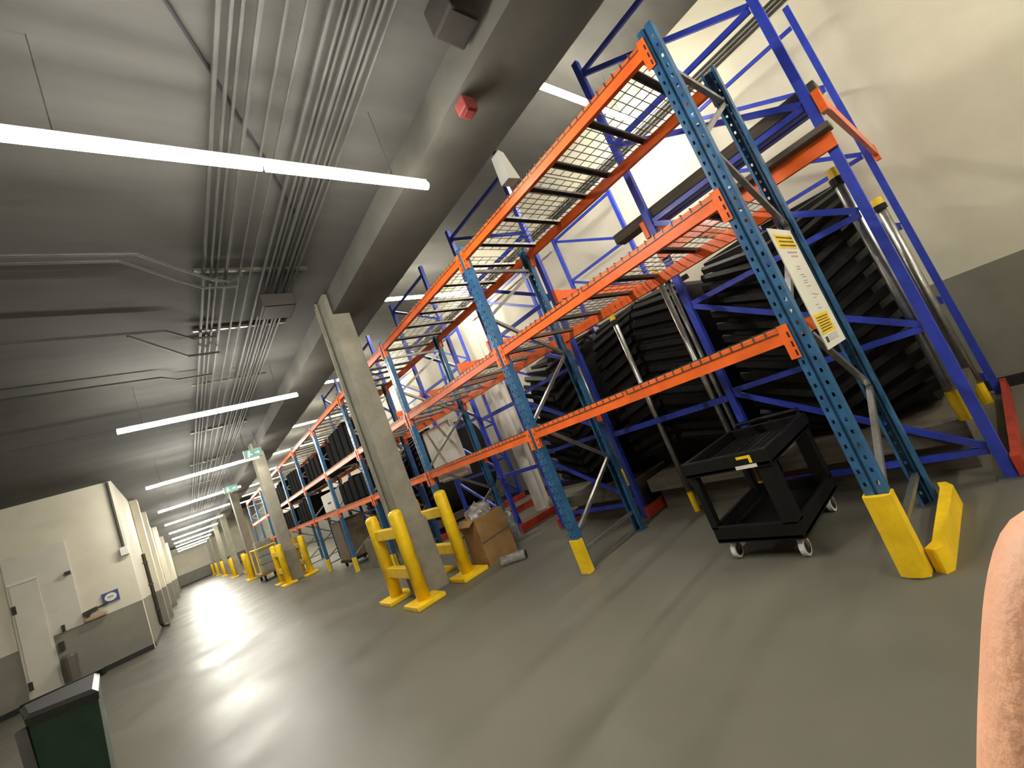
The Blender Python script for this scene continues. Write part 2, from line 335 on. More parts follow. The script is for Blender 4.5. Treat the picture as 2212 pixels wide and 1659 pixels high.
fr1 = make_frame(YK0 + BAY, FL[1])
NF = 11
for k in range(2, NF): copy_tree(fr1, (XF, YK0 + BAY * k, 0), FL.get(k, f'{ORD[k]} dark blue rack frame counting from the one with the notice'))
# tall yellow guard of the end frame
MB().prism([(XF - 0.045, YK0 - 0.03), (XF - 0.025, YK0 - 0.065), (XF + 0.06, YK0 - 0.065), (XF + 0.06, YK0 - 0.055), (XF - 0.008, YK0 - 0.055), (XF - 0.008, YK0 + 0.055), (XF + 0.06, YK0 + 0.055), (XF + 0.06, YK0 + 0.065), (XF - 0.025, YK0 + 0.065), (XF - 0.045, YK0 + 0.03)], 'z', 0.009, 0.46).build('post_guard', 'yellow', f0)
t = thing('guard_rail', 'low yellow floor guard along the end rack frame', 'guard rail', (3.4, 0.66, 0))
MB().prism([(2.875, 0.655), (2.92, 0.625), (3.80, 0.615), (3.88, 0.655), (3.88, 0.70), (3.78, 0.68), (2.98, 0.675), (2.90, 0.70)], 'z', 0, 0.13).build('rail', 'yellow', t)

def make_beam(x, y0, y1, ztop, label, cat='rack rail', group=None, sgn=-1, hgt=0.105, m='orange'):
    """step beam along y with end connectors; sgn = side of the outer face"""
    t = thing('rack_rail', label, cat, (x, y0, ztop), group)
    xo = x; xi = x - sgn * 0.045
    MB().prism([(xo, ztop - hgt), (xo, ztop - 0.004), (xo - sgn * 0.004, ztop), (xo - sgn * 0.028, ztop), (xo - sgn * 0.028, ztop - 0.03), (xi, ztop - 0.03), (xi, ztop - hgt)], 'y', y0, y1).build('rail', m, t)
    for s, y in ((1, y0), (-1, y1)):
        c = MB().box(min(xo + sgn * 0.004, xi), max(xo + sgn * 0.004, xi), min(y, y - s * 0.004), max(y, y - s * 0.004), ztop - 0.205, ztop + 0.008)
        c.box(min(xo + sgn * 0.008, xo + sgn * 0.003), max(xo + sgn * 0.008, xo + sgn * 0.003), min(y - s * 0.035, y + s * 0.02), max(y - s * 0.035, y + s * 0.02), ztop - 0.205, ztop + 0.008)
        c = c.build('connector', m, t)
        for dz in (0.04, 0.10, 0.155):
            sub(MB().box(min(xo + sgn * 0.0085, xo + sgn * 0.006), max(xo + sgn * 0.0085, xo + sgn * 0.006), y - 0.014 - s * 0.012, y - 0.004 - s * 0.012, ztop - dz - 0.035, ztop - dz), 'slot', 'dark', c)
    return t
def make_deck(y0, y1, ztop, label, group=None):
    t = thing('wire_deck', label, 'wire deck', (XF, y0, ztop), group)
    mb = MB(); r = 0.0055; n = int((y1 - y0) / 0.072); x0, x1 = XF + 0.01, XR - 0.01; zt = ztop + 0.006
    for i in range(n + 1):
        y = y0 + (y1 - y0) * i / n
        mb.box(x0 - 0.022, x1 + 0.022, y - r / 2, y + r / 2, zt, zt + r)
        for xs in (x0 - 0.022, x1 + 0.022 - r): mb.box(xs, xs + r, y - r / 2, y + r / 2, zt - 0.04, zt)
    for i in range(9):
        x = x0 + (x1 - x0) * i / 8; mb.box(x - r / 2, x + r / 2, y0, y1, zt - r, zt)
    for xs in (x0 - 0.022, x1 + 0.022 - r): mb.box(xs, xs + r, y0, y1, zt - 0.04, zt - 0.04 + r)
    tag(mb.build('wire_mesh', 'wire', t), kind='stuff')
    for f in (0.12, 0.5, 0.88):
        y = y0 + (y1 - y0) * f
        MB().prism([(y - 0.03, ztop - 0.029), (y - 0.022, ztop - 0.029), (y - 0.018, ztop - 0.006), (y + 0.018, ztop - 0.006), (y + 0.022, ztop - 0.029), (y + 0.03, ztop - 0.029), (y + 0.024, ztop - 0.002), (y - 0.024, ztop - 0.002)], 'x', XF + 0.03, XR - 0.03).build('support_channel', 'chan', t)
    return t
LEV = (('lower', 1.51), ('middle', 2.43), ('top', 3.56))
BN = {0: 'in the bay with the black cart', 1: 'in the bay with the cardboard carton', 2: 'in the bay behind the first concrete column'}
for li, (ln, z) in enumerate(LEV):
    protos = {}
    for k in range(NF - 1):
        ya, yb = YK0 + BAY * k + 0.056, YK0 + BAY * (k + 1) - 0.056
        far = k > 2; bn = BN.get(k, f'in the {ORD[k]} bay from the end frame')
        grp = None
        for sd, x, sg in (('front', XF - 0.006, -1), ('rear', XR + 0.006, 1)):
            lab = f'orange {sd} rail at the {ln} level {bn}'
            if sd not in protos: protos[sd] = make_beam(x, ya, yb, z, lab, sgn=sg)
            else: copy_tree(protos[sd], (x, ya, z), lab, grp)
        if k < 8:
            ym = (ya + yb) / 2
            for h, (a, b) in enumerate(((ya + 0.02, ym - 0.02), (ym + 0.02, yb - 0.02))):
                lab = f'{ln} wire deck half {["nearer", "farther from"][h]} the notice {bn}'
                if 'deck' not in protos: protos['deck'] = make_deck(a, b, z, lab)
                else: copy_tree(protos['deck'], (XF, a, z), lab)

# capacity notice hung on the outer side of the end frame
t = thing('capacity_notice', 'tall white capacity notice with yellow panels on the end rack frame', 'sign', (3.26, 0.71, 1.28))
NX0, NX1, NZ0, NZ1 = 3.02, 3.50, 1.28, 2.10
MB().box(NX0, NX1, 0.706, 0.712, NZ0, NZ1).build('board', 'paper', t)
def plate(u0, u1, v0, v1, m, nm, dy=0.0015):      # u across, v down, as fractions of the board
    wd, hg = NX1 - NX0, NZ1 - NZ0
    return MB().box(NX0 + wd * u0, NX0 + wd * u1, 0.706 - dy, 0.706, NZ1 - hg * v1, NZ1 - hg * v0).build(nm, m, t)
plate(0.10, 0.92, 0.05, 0.17, 'yellow', 'yellow_header')
for v, a_, b_ in ((0.07, 0.16, 0.86), (0.105, 0.2, 0.86), (0.14, 0.18, 0.88)): plate(a_, b_, v, v + 0.012, 'ink', 'print_line', 0.0025)
for v, a_, b_ in ((0.20, 0.36, 0.78), (0.235, 0.44, 0.74)): plate(a_, b_, v, v + 0.012, 'redink', 'print_line')
for i, (u, v) in enumerate(((0.42, 0.33), (0.40, 0.35), (0.42, 0.40), (0.46, 0.42), (0.44, 0.45), (0.42, 0.47), (0.46, 0.50), (0.48, 0.57), (0.62, 0.58), (0.46, 0.60), (0.40, 0.66), (0.46, 0.69))): plate(u, u + 0.16, v, v + 0.006, 'greyink', 'print_line')
plate(0.06, 0.74, 0.73, 0.89, 'yellow', 'yellow_footer')
for i in range(6): plate(0.12, 0.68 - 0.05 * (i % 2), 0.755 + i * 0.021, 0.763 + i * 0.021, 'ink', 'print_line', 0.0025)
for i in range(4): plate(0.28, 0.72, 0.905 + i * 0.014, 0.910 + i * 0.014, 'greyink', 'print_line')
plate(0.10, 0.22, 0.91, 0.955, 'ink', 'logo_mark')
for x_ in (NX0 + 0.06, NX1 - 0.06):
    for z_ in (1.42, 2.06): MB().tube([(x_, 0.712, z_), (x_, 0.76, z_ - 0.01)], 0.004, 6).build('cable_tie', 'blackp', t)

# ---------------------------------------------------------------- rear racking: bright blue ladder frames, set at right angles
XB0, XB1 = 4.2, 6.72
def blue_frame(x, y0, y1, ztop, label, group=None):
    t = thing('blue_frame', label, 'rack frame', (x, y0, 0), group)
    for y in (y0, y1): MB().box(x - 0.032, x + 0.032, y - 0.032, y + 0.032, 0, ztop).build('post', 'blue', t)
    for y in (y0, y1): MB().box(x - 0.07, x + 0.07, y - 0.065, y + 0.065, 0, 0.01).build('foot_plate', 'galv', t)
    zs = [0.20, 1.13, 2.07, 3.01, 3.95, 4.85]
    zs = [z for z in zs if z < ztop - 0.05]
    for i, z in enumerate(zs):
        MB().bar((x, y0 + 0.04, z), (x, y1 - 0.04, z), 0.03, 0.048).build('horizontal_brace', 'blue', t)
        if i + 1 < len(zs): MB().bar((x + 0.0, y0 + 0.04, z + 0.03), (x, y1 - 0.04, zs[i + 1] - 0.03), 0.03, 0.048).build('diagonal_brace', 'blue', t)
    return t
MODS = [(0.38, 1.86), (3.40, 4.88), (5.95, 7.43), (8.95, 10.43), (11.9, 13.4)]
ML = ['beside the cart bay', 'behind the second rack bay', 'behind the first concrete column']
bf = {}
for i, (a, b) in enumerate(MODS):
    for x, s, h in ((XB0, 'aisle side', 5.0), (XB1, 'wall side', 5.1)):
        lab = f'bright blue ladder frame on the {s} {ML[i]}' if i < 3 else f'bright blue ladder frame on the {s}, {ORD[i]} of its row'
        g = None
        if s not in bf: bf[s] = blue_frame(x, a, b, h, lab, g)
        else: copy_tree(bf[s], (x, a, 0), lab, g)
    for y, e in ((a, 'near'), (b, 'far')):
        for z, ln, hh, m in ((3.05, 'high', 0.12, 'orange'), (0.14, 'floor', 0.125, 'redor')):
            lab = f'orange {ln} cross rail, {e} posts, blue frames {ML[i]}' if i < 3 else f'orange {ln} cross rail on the {e} posts of the {ORD[i]} blue frames'
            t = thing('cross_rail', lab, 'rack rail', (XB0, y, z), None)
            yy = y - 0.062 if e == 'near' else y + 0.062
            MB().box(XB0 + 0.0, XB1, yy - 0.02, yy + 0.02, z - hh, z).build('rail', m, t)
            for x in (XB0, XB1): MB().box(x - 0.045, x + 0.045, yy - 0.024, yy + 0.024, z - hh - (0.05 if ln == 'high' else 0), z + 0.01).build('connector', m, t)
# row spacers
for a, b, z, lab in ((1.90, 3.36, 1.08, 'blue spacer tube linking the two nearest blue frames'), (4.92, 5.91, 2.0, 'upper blue spacer tube beside the white tubes'), (4.92, 5.91, 0.98, 'lower blue spacer tube beside the white tubes')):
    single(MB().box(XB0 - 0.02, XB0 + 0.02, a, b, z - 0.03, z + 0.03), 'spacer_tube', 'blue', lab, 'tube', (XB0, a, z))
single(MB().box(XB0 - 0.07, XB0 - 0.035, 0.34, 1.90, 2.60, 2.72), 'shelf_rail', 'orange', 'orange shelf rail across the nearest blue frame above the tyres', 'rack rail', (XB0, 0.34, 2.6))
single(MB().cbox(4.24, 4.42, 0.30, 2.32, 3.062, 3.17, 0.01), 'timber_plank', 'timber', 'long grey brown timber lying on the high cross rails', 'timber', (4.25, 1.3, 3.07))
for i, (x, z) in enumerate(((4.48, 3.062), (4.60, 3.062))):
    single(MB().box(x - 0.04, x + 0.04, 0.32, 1.98 - 0.1 * i, z, z + 0.1), 'spare_post', 'blue', ['spare bright blue post lying right against the grey brown timber', 'shorter spare blue post lying one farther from the timber'][i], 'post', (x, 1.1, z), 'spare blue posts')
single(MB().cbox(4.02, 4.166, 0.32, 1.94, 2.722, 2.77, 0.008), 'shelf_board', 'timber', 'dark board lying on the orange shelf rail', 'board', (4.25, 1.1, 2.73))

# ---------------------------------------------------------------- big black chevron tyres on cradles
TW, TH, TD, TR = 1.26, 1.98, 1.95, 0.55
def rr_point(s):     # point and outward angle along the rounded rectangle in x-z, s from bottom centre up the aisle side to the top
    hx, hz = TD / 2, TH / 2
    segs = [('l', hx - TR, (0, -hz), (-1, 0), -90), ('a', TR * math.pi / 2, (-(hx - TR), -(hz - TR)), None, 270), ('l', 2 * (hz - TR), (-hx, -(hz - TR)), (0, 1), 180), ('a', TR * math.pi / 2, (-(hx - TR), hz - TR), None, 180), ('l', hx - TR, (-(hx - TR), hz), (1, 0), 90)]
    for k, ln, c, d_, ang in segs:
        if s <= ln or k == 'l' and ang == 90:
            if k == 'l': return (c[0] + d_[0] * s, c[1] + d_[1] * s), math.radians(ang)
            a = math.radians(ang - 90 * s / ln); return (c[0] + TR * math.cos(a), c[1] + TR * math.sin(a)), a
        s -= ln
LUGM = {}
for side in (-1, 1):
    for up in (-1, 1):
        # lug in local frame: x = outward, y = across tyre, z = along the tread
        a, b = 0.015 * side, (TW / 2) * side; dz = (0.26 if up > 0 else -0.16)
        pts = [(a, dz), (b, 0)]
        mb = MB(); vs = []
        for x, hw in ((0.0, 0.042), (0.055, 0.032)):
            vs += [(x, a, dz - hw), (x, b, -hw), (x, b, hw), (x, a, dz + hw)]
        mb.add(vs, [(0, 1, 2, 3), (4, 5, 6, 7), (0, 1, 5, 4), (1, 2, 6, 5), (2, 3, 7, 6), (3, 0, 4, 7)])
        LUGM[side, up] = mb.mesh('lug', 'rubber')
def body_mesh():
    mb = MB(); prof = []
    hx, hz = TD / 2, TH / 2
    for cx, cz, a0 in ((hx - TR, hz - TR, 0), (-(hx - TR), hz - TR, 90), (-(hx - TR), -(hz - TR), 180), (hx - TR, -(hz - TR), 270)):
        for k in range(9): a = math.radians(a0 + 90 * k / 8); prof.append((cx + TR * math.cos(a), cz + TR * math.sin(a)))
    n = len(prof); vs = []; sc = [(-TW / 2, 0.80), (-TW / 2 + 0.03, 0.93), (-TW / 2 + 0.10, 1.0), (TW / 2 - 0.10, 1.0), (TW / 2 - 0.03, 0.93), (TW / 2, 0.80)]
    for y, s in sc: vs += [(x * s, y, z * s) for x, z in prof]
    fs = [(k * n + i, k * n + (i + 1) % n, (k + 1) * n + (i + 1) % n, (k + 1) * n + i) for k in range(len(sc) - 1) for i in range(n)]
    fs += [tuple(range(n)), tuple(range((len(sc) - 1) * n, len(sc) * n))]
    return mb.add(vs, fs).mesh('tyre_body', 'rubber')
BODY = body_mesh()
def tyre(xc, yc, zc, up, label, group=None, lugs=True):
    t = thing('tyre', label, 'tyre', (xc, yc, zc), group); piece(t, BODY, 'tread_body')
    if lugs:
        s = 0.95
        while s < 3.05:
            (x, z), a = rr_point(s)
            for side in (-1, 1):
                c = piece(t, LUGM[side, up], 'lug', (x, 0, z)); c.rotation_euler = (0, -a + 0.0, 0)
                if abs(math.degrees(a) - 180) < 1e-3: c.rotation_euler = (0, math.pi, 0)
            s += 0.135
    return t
TYX = 5.35; TYZ = 0.47 + TH / 2
tyre(TYX, 1.12, TYZ, 1, 'huge black chevron tyre inside the nearest blue frames')
tyre(TYX, 2.66, TYZ, -1, 'huge black chevron tyre between two blue frames')
tyre(TYX, 4.16, TYZ, 1, 'huge black chevron tyre behind the carton bay')
tyre(TYX, 9.6, TYZ, 1, 'huge black chevron tyre inside the fourth blue frames')
tyre(TYX, 12.6, TYZ, 1, 'huge black chevron tyre inside the fifth blue frames')
for y, lab in ((1.12, 'grey timber cradle under the tyre inside the nearest blue frames'), (2.66, 'grey timber cradle under the tyre between two blue frames'), (4.16, 'grey timber cradle under the tyre behind the carton bay'), (9.6, 'grey timber cradle under the tyre in the fourth blue frames'), (12.6, 'grey timber cradle under the tyre in the fifth blue frames')):
    t = thing('cradle', lab, 'cradle', (5.3, y, 0), None)
    for x in (4.55, 6.1): MB().box(x - 0.08, x + 0.08, y - 0.6, y + 0.6, 0.0, 0.27).build('bearer', 'timber', t)
    MB().box(4.31 if y == 2.66 else 4.24, 6.35, y - 0.655, y + 0.62, 0.27, 0.42).build('deck', 'timber', t)

# silver poles with yellow ends
def pole(x, y, z0, z1, label, r=0.032, hook=True, group=None, mm='galv'):
    t = thing('end_capped_pole', label, 'pole', (x, y, z0), group)
    MB().tube([(x, y, z0 + 0.22), (x, y, z1 - 0.12)], r, 12).build('pole', mm, t, smooth=True)
    MB().tube([(x, y, z0), (x, y, z0 + 0.22)], r * 1.08, 12).build('bottom_cap', 'yellow', t)
    MB().tube([(x, y, z1 - 0.08), (x, y, z1)], r * 1.1, 12).build('top_cap', 'yellow', t)
    MB().tube([(x, y, z1 - 0.14), (x, y, z1 - 0.08)], r * 1.35, 12).build('collar', 'blackp', t)
    return t
pole(4.272, 0.452, 0.42, 2.50, 'thick silver pole with yellow ends beside the nearest blue post', 0.038)
pole(6.45, 0.48, 0.0, 2.46, 'silver pole with yellow ends at the wall side of the nearest blue frames', 0.045)
pole(4.262, 2.062, 0.0, 2.58, 'left one of two silver poles between the two nearest tyres', 0.03)
pole(4.262, 1.982, 0.0, 2.52, 'right one of two silver poles between the two nearest tyres', 0.022)
pole(4.26, 2.76, 0.0, 2.42, 'slim silver pole in front of the tyre between two blue frames', 0.03)
pole(4.266, 3.515, 0.42, 2.5, 'silver pole with yellow ends beside the far post of the tyre bay', 0.035)
pole(6.3, 7.85, 0.0, 2.7, 'pale pole with yellow ends near the white tubes', 0.06, mm='white')
for i, (x, y, lab) in enumerate(((5.4, 6.75, 'wide white tube standing behind the second rack frame'), (5.3, 6.38, 'narrow white tube standing behind the second rack frame'))):
    single(MB().tube([(x, y, 0.0), (x, y, 2.75)], 0.11 if i == 0 else 0.055, 16), 'white_tube', 'white', lab, 'tube', (x, y, 0), smooth=False)

# white boards stacked beyond the first frames
t = thing('white_board_pack', 'pack of white boards hanging in the bay behind the column', 'boards', (4.1, 7.2, 1.2))
MB().cbox(4.02, 4.10, 6.62, 7.75, 1.24, 2.28, 0.01).build('front_board', 'white', t)
MB().cbox(4.11, 4.14, 6.66, 7.79, 1.20, 2.24, 0.005).build('back_board', 'white', t)

# ---------------------------------------------------------------- utility cart
t = thing('utility_cart', 'black plastic two shelf utility cart under the orange racks', 'cart', (3.5, 1.62, 0))
cx0, cx1, cy0, cy1 = 3.04, 3.98, 1.30, 1.92
def tray(z0, z1, rim, nm, x0, x1, y0, y1):
    mb = MB().cbox(x0, x1, y0, y1, z0, z0 + 0.04, 0.01)
    for a in ((x0, x0 + rim, y0, y1), (x1 - rim, x1, y0, y1), (x0 + rim, x1 - rim, y0, y0 + rim), (x0 + rim, x1 - rim, y1 - rim, y1)): mb.cbox(a[0], a[1], a[2], a[3], z0, z1, 0.008)
    return mb.build(nm, 'blackp', t)
tray(0.15, 0.28, 0.03, 'lower_shelf', cx0, cx1, cy0, cy1)
top = tray(0.68, 0.80, 0.04, 'upper_shelf', cx0 - 0.02, cx1 + 0.02, cy0 - 0.02, cy1 + 0.02)
for i in range(9): sub(MB().box(cx0 + 0.06, cx1 - 0.05, cy0 + 0.06 + i * 0.058, cy0 + 0.08 + i * 0.058, 0.72, 0.726), 'shelf_rib', 'blackp', top)
for x in (cx0, cx1 - 0.1):
    for y, w0 in ((cy0, 0.10), (cy1 - 0.05, 0.05)):
        MB().prism([(x, y), (x + 0.1, y), (x + 0.1, y + 0.03), (x + 0.03, y + 0.03), (x + 0.03, y + w0), (x, y + w0)] if y == cy0 else [(x, y + 0.05), (x + 0.1, y + 0.05), (x + 0.1, y + 0.02), (x + 0.03, y + 0.02), (x + 0.03, y), (x, y)], 'z', 0.26, 0.70).build('leg', 'blackp', t)
MB().tube([(cx1 + 0.0, cy0 + 0.03, 0.77), (cx1 + 0.10, cy0 + 0.05, 0.82), (cx1 + 0.10, cy1 - 0.05, 0.82), (cx1 + 0.0, cy1 - 0.03, 0.77)], 0.02, 10).build('handle', 'blackp', t)
for x in (cx0 + 0.09, cx1 - 0.09):
    for y in (cy0 + 0.07, cy1 - 0.07):
        c = MB().tube([(x, y - 0.017, 0.062), (x, y + 0.017, 0.062)], 0.062, 18).build('caster_wheel', 'fixture', t)
        sub(MB().tube([(x, y - 0.02, 0.062), (x, y + 0.02, 0.062)], 0.044, 14), 'hub', 'lid', c)
        sub(MB().prism([(x - 0.03, 0.15), (x + 0.03, 0.15), (x + 0.012, 0.055), (x - 0.012, 0.055)], 'y', y + 0.021, y + 0.026).prism([(x - 0.03, 0.15), (x + 0.03, 0.15), (x + 0.012, 0.055), (x - 0.012, 0.055)], 'y', y - 0.026, y - 0.021).box(x - 0.035, x + 0.035, y - 0.03, y + 0.03, 0.142, 0.15), 'fork', 'galv', c)
xf = cx0 - 0.02
MB().box(xf - 0.002, xf, 1.40, 1.50, 0.755, 0.775).box(xf - 0.002, xf, 1.40, 1.42, 0.72, 0.755).build('yellow_sticker', 'yellow', t)
MB().box(xf - 0.002, xf, 1.38, 1.53, 0.685, 0.71).build('white_label', 'white', t)

# ---------------------------------------------------------------- carton with plastic film, silver roll
def blob(c, rad, seed, n=14, m=10, amp=0.25, flat=None):
    rnd = random.Random(seed); mb = MB(); vs = []; fs = []
    ph = [(rnd.uniform(1.5, 5), rnd.uniform(0, 6.28), rnd.uniform(1.5, 5), rnd.uniform(0, 6.28)) for _ in range(5)]
    for i in range(m + 1):
        th = math.pi * i / m
        for j in range(n):
            a = 2 * math.pi * j / n
            k = 1 + amp * sum(math.sin(p[0] * a + p[1]) * math.sin(p[2] * th + p[3]) for p in ph) / 2.5
            z = c[2] + rad[2] * k * math.cos(th)
            if flat is not None: z = max(z, flat)
            vs.append((c[0] + rad[0] * k * math.sin(th) * math.cos(a), c[1] + rad[1] * k * math.sin(th) * math.sin(a), z))
    fs = [(i * n + j, i * n + (j + 1) % n, (i + 1) * n + (j + 1) % n, (i + 1) * n + j) for i in range(m) for j in range(n)]
    return mb.add(vs, fs)
t = thing('carton', 'open brown cardboard carton standing behind the yellow bollards', 'carton', (3.27, 5.55, 0))
MB().box(3.02, 3.05, 5.27, 5.70, 0, 0.66).box(3.50, 3.53, 5.27, 5.70, 0, 0.66).box(3.05, 3.50, 5.27, 5.30, 0, 0.66).box(3.05, 3.50, 5.67, 5.70, 0, 0.66).box(3.05, 3.50, 5.30, 5.67, 0, 0.02).build('box', 'cardb', t)
MB().bar((3.03, 5.265, 0.33), (3.52, 5.265, 0.36), 0.004, 0.02).build('crease', 'cardb2', t)
MB().bar((3.02, 5.48, 0.655), (2.92, 5.48, 0.60), 0.38, 0.006).build('flap', 'cardb', t)
single(blob((3.26, 5.49, 0.66), (0.215, 0.165, 0.16), 3, 18, 12, 0.35, 0.45), 'plastic_film', 'bag', 'crumpled clear plastic film bulging from the carton', 'plastic film', (3.26, 5.56, 0.45))
single(blob((3.66, 5.46, 0.30), (0.09, 0.12, 0.24), 9, 14, 10, 0.3, 0.0), 'plastic_bag', 'bag', 'clear plastic bag slumped beside the carton', 'plastic bag', (3.72, 5.5, 0))
t = thing('wrapped_roll', 'short silver wrapped roll lying in front of the carton', 'roll', (3.15, 4.85, 0))
MB().tube([(3.03, 4.99, 0.06), (3.25, 4.72, 0.06)], 0.06, 16).build('roll', 'bag', t)
MB().tube([(3.25, 4.72, 0.06), (3.256, 4.713, 0.06)], 0.056, 16).build('end_disc', 'lid', t)

# ---------------------------------------------------------------- green bin at the left
t = thing('wheeled_bin', 'dark green wheeled bin with grey lid at the edge of the corridor', 'bin', (-0.85, 4.6, 0))
B0 = [(-0.93, 4.42), (-0.57, 4.08), (-0.68, 5.10), (-1.10, 5.16)]
cx_ = sum(p[0] for p in B0) / 4; cy_ = sum(p[1] for p in B0) / 4
def ring(s, z): return [(cx_ + (x - cx_) * s, cy_ + (y - cy_) * s, z) for x, y in B0]
mb = MB(); vs = ring(0.80, 0.10) + ring(1.0, 0.96); mb.add(vs, [(0, 1, 5, 4), (1, 2, 6, 5), (2, 3, 7, 6), (3, 0, 4, 7), (0, 1, 2, 3), (4, 5, 6, 7)]).build('body', 'green', t)
vs = ring(1.03, 0.955) + ring(1.05, 1.0) + ring(0.9, 1.02); MB().add(vs, [(0, 1, 5, 4), (1, 2, 6, 5), (2, 3, 7, 6), (3, 0, 4, 7), (4, 5, 9, 8), (5, 6, 10, 9), (6, 7, 11, 10), (7, 4, 8, 11), (0, 1, 2, 3), (8, 9, 10, 11)]).build('lid', 'lid', t)
MB().bar((-1.10, 5.20, 1.0), (-0.64, 5.06, 1.0), 0.05, 0.05).build('hinge_bar', 'blackp', t)
MB().bar((-0.94, 4.50, 0.10), (-0.965, 4.45, 0.95), 0.05, 0.05, (0, 1, 0)).build('corner_strip', 'conduit', t)
MB().box(-0.92, -0.66, 4.36, 4.46, 0.0, 0.10).build('front_foot', 'green', t)
for x in (-1.02, -0.72): MB().tube([(x - 0.025, 4.95, 0.1), (x + 0.025, 4.95, 0.1)], 0.1, 16).build('wheel', 'blackp', t)
t = thing('litter_bin', 'grey litter bin standing by the white door', 'bin', (-2.38, 15.0, 0))
MB().tube([(-2.38, 15.0, 0), (-2.38, 15.0, 0.68)], [0.11, 0.14], 16).build('body', 'taupe', t)
MB().tube([(-2.38, 15.0, 0.68), (-2.38, 15.0, 0.74)], [0.145, 0.11], 16).build('cover', 'taupe', t)

# ---------------------------------------------------------------- far goods
t = thing('platform_cart', 'yellow framed platform cart loaded with grey crates by the far columns', 'cart', (3.0, 20.6, 0))
MB().box(1.95, 2.75, 19.6, 21.4, 0.24, 0.32).build('platform', 'cardb', t)
for x in (2.0, 2.7):
    for y in (19.65, 21.35): MB().tube([(x, y, 0.30), (x, y, 1.25)], 0.025, 8).build('post', 'yellow', t)
for x in (2.0, 2.7): MB().tube([(x, 19.65, 1.25), (x, 21.35, 1.25)], 0.025, 8).build('side_rail', 'yellow', t)
for y in (19.65, 21.35): MB().tube([(2.0, y, 1.25), (2.7, y, 1.25)], 0.025, 8).build('end_rail', 'yellow', t)
for x in (2.1, 2.6):
    for y in (19.8, 21.2): MB().tube([(x - 0.03, y, 0.12), (x + 0.03, y, 0.12)], 0.12, 12).build('wheel', 'blackp', t)
for i in range(4):
    single(MB().cbox(2.08, 2.62, 19.85, 20.55, 0.325 + i * 0.30, 0.615 + i * 0.30, 0.02), 'crate', 'crate', f'grey crate on the yellow platform cart, {["bottom", "second", "third", "topmost"][i]} of its stack', 'crate', (2.35, 20.2, 0.325 + i * 0.30), 'crates on the platform cart')
t = thing('dolly', 'low black dolly under the tall brown carton', 'dolly', (3.6, 12.2, 0))
MB().box(3.05, 3.75, 11.8, 12.7, 0.14, 0.20).build('deck', 'blackp', t)
for x in (3.15, 3.65):
    for y in (11.9, 12.6): MB().tube([(x - 0.02, y, 0.07), (x + 0.02, y, 0.07)], 0.07, 12).build('wheel', 'blackp', t)
single(MB().cbox(3.08, 3.72, 11.83, 12.67, 0.20, 1.22, 0.01), 'tall_carton', 'cardb2', 'tall dull brown carton on a low dolly behind the first column', 'carton', (3.4, 12.2, 0.2))
single(MB().cbox(3.05, 3.7, 9.2, 10.3, 0.0, 0.62, 0.01), 'low_carton', 'cardb2', 'low dull brown carton on the floor under the far racks', 'carton', (3.4, 9.7, 0))
t = thing('white_case', 'white case on the lower level of the far racks', 'case', (3.4, 12.0, 1.52))
MB().cbox(3.05, 3.7, 11.3, 12.6, 1.525, 2.0, 0.02).build('case_body', 'white', t)
MB().box(3.04, 3.05, 11.8, 12.1, 1.72, 1.76).build('handle', 'lid', t)
rnd = random.Random(4)
for k in range(3, 8):
    for j, (z, dz) in enumerate(((1.52, 0.62), (2.44, 0.7))):
        if k == 4 and j == 0: continue
        ya = YK0 + BAY * k + 0.2; n = 5
        for q in range(n):
            yy = ya + q * 0.42; hh = dz * rnd.uniform(0.75, 1.05)
            single(MB().cbox(XF + 0.10, XR - 0.12, yy, yy + 0.34, z + 0.01, z + hh, 0.03), 'black_case', 'casem', 'black upright case standing in a row on the far racks', 'case', (3.3, yy, z), 'black cases on the far racks')

# ---------------------------------------------------------------- ceiling services
cl = 'thin grey conduit running along the corridor ceiling in the conduit bundle'
for i, x in enumerate((0.78, 0.84, 0.90, 0.98, 1.12, 1.22, 1.36, 1.42, 1.47, 1.52, 1.57, 1.62, 1.67, 1.72)):
    r_ = 0.013 if i % 3 else 0.018
    single(MB().tube([(x, -4, ZC - 0.05 - 0.02 * (i % 2)), (x, 8.0, ZC - 0.05 - 0.02 * (i % 2)), (x + 0.02, 30, ZC - 0.05 - 0.02 * (i % 2))], r_, 8), 'conduit', 'conduit', cl, 'conduit', (x, 3, ZC - 0.05), 'conduits of the ceiling bundle')
for y in (1.1, 4.9, 6.4, 8.6, 12.0, 16, 20):
    single(MB().box(0.7, 1.85, y - 0.02, y + 0.02, ZC - 0.035, ZC), 'strut_channel', 'chan', 'short dark strut channel holding up the conduit bundle', 'channel', (1.3, y, ZC), 'strut channels under the ceiling')
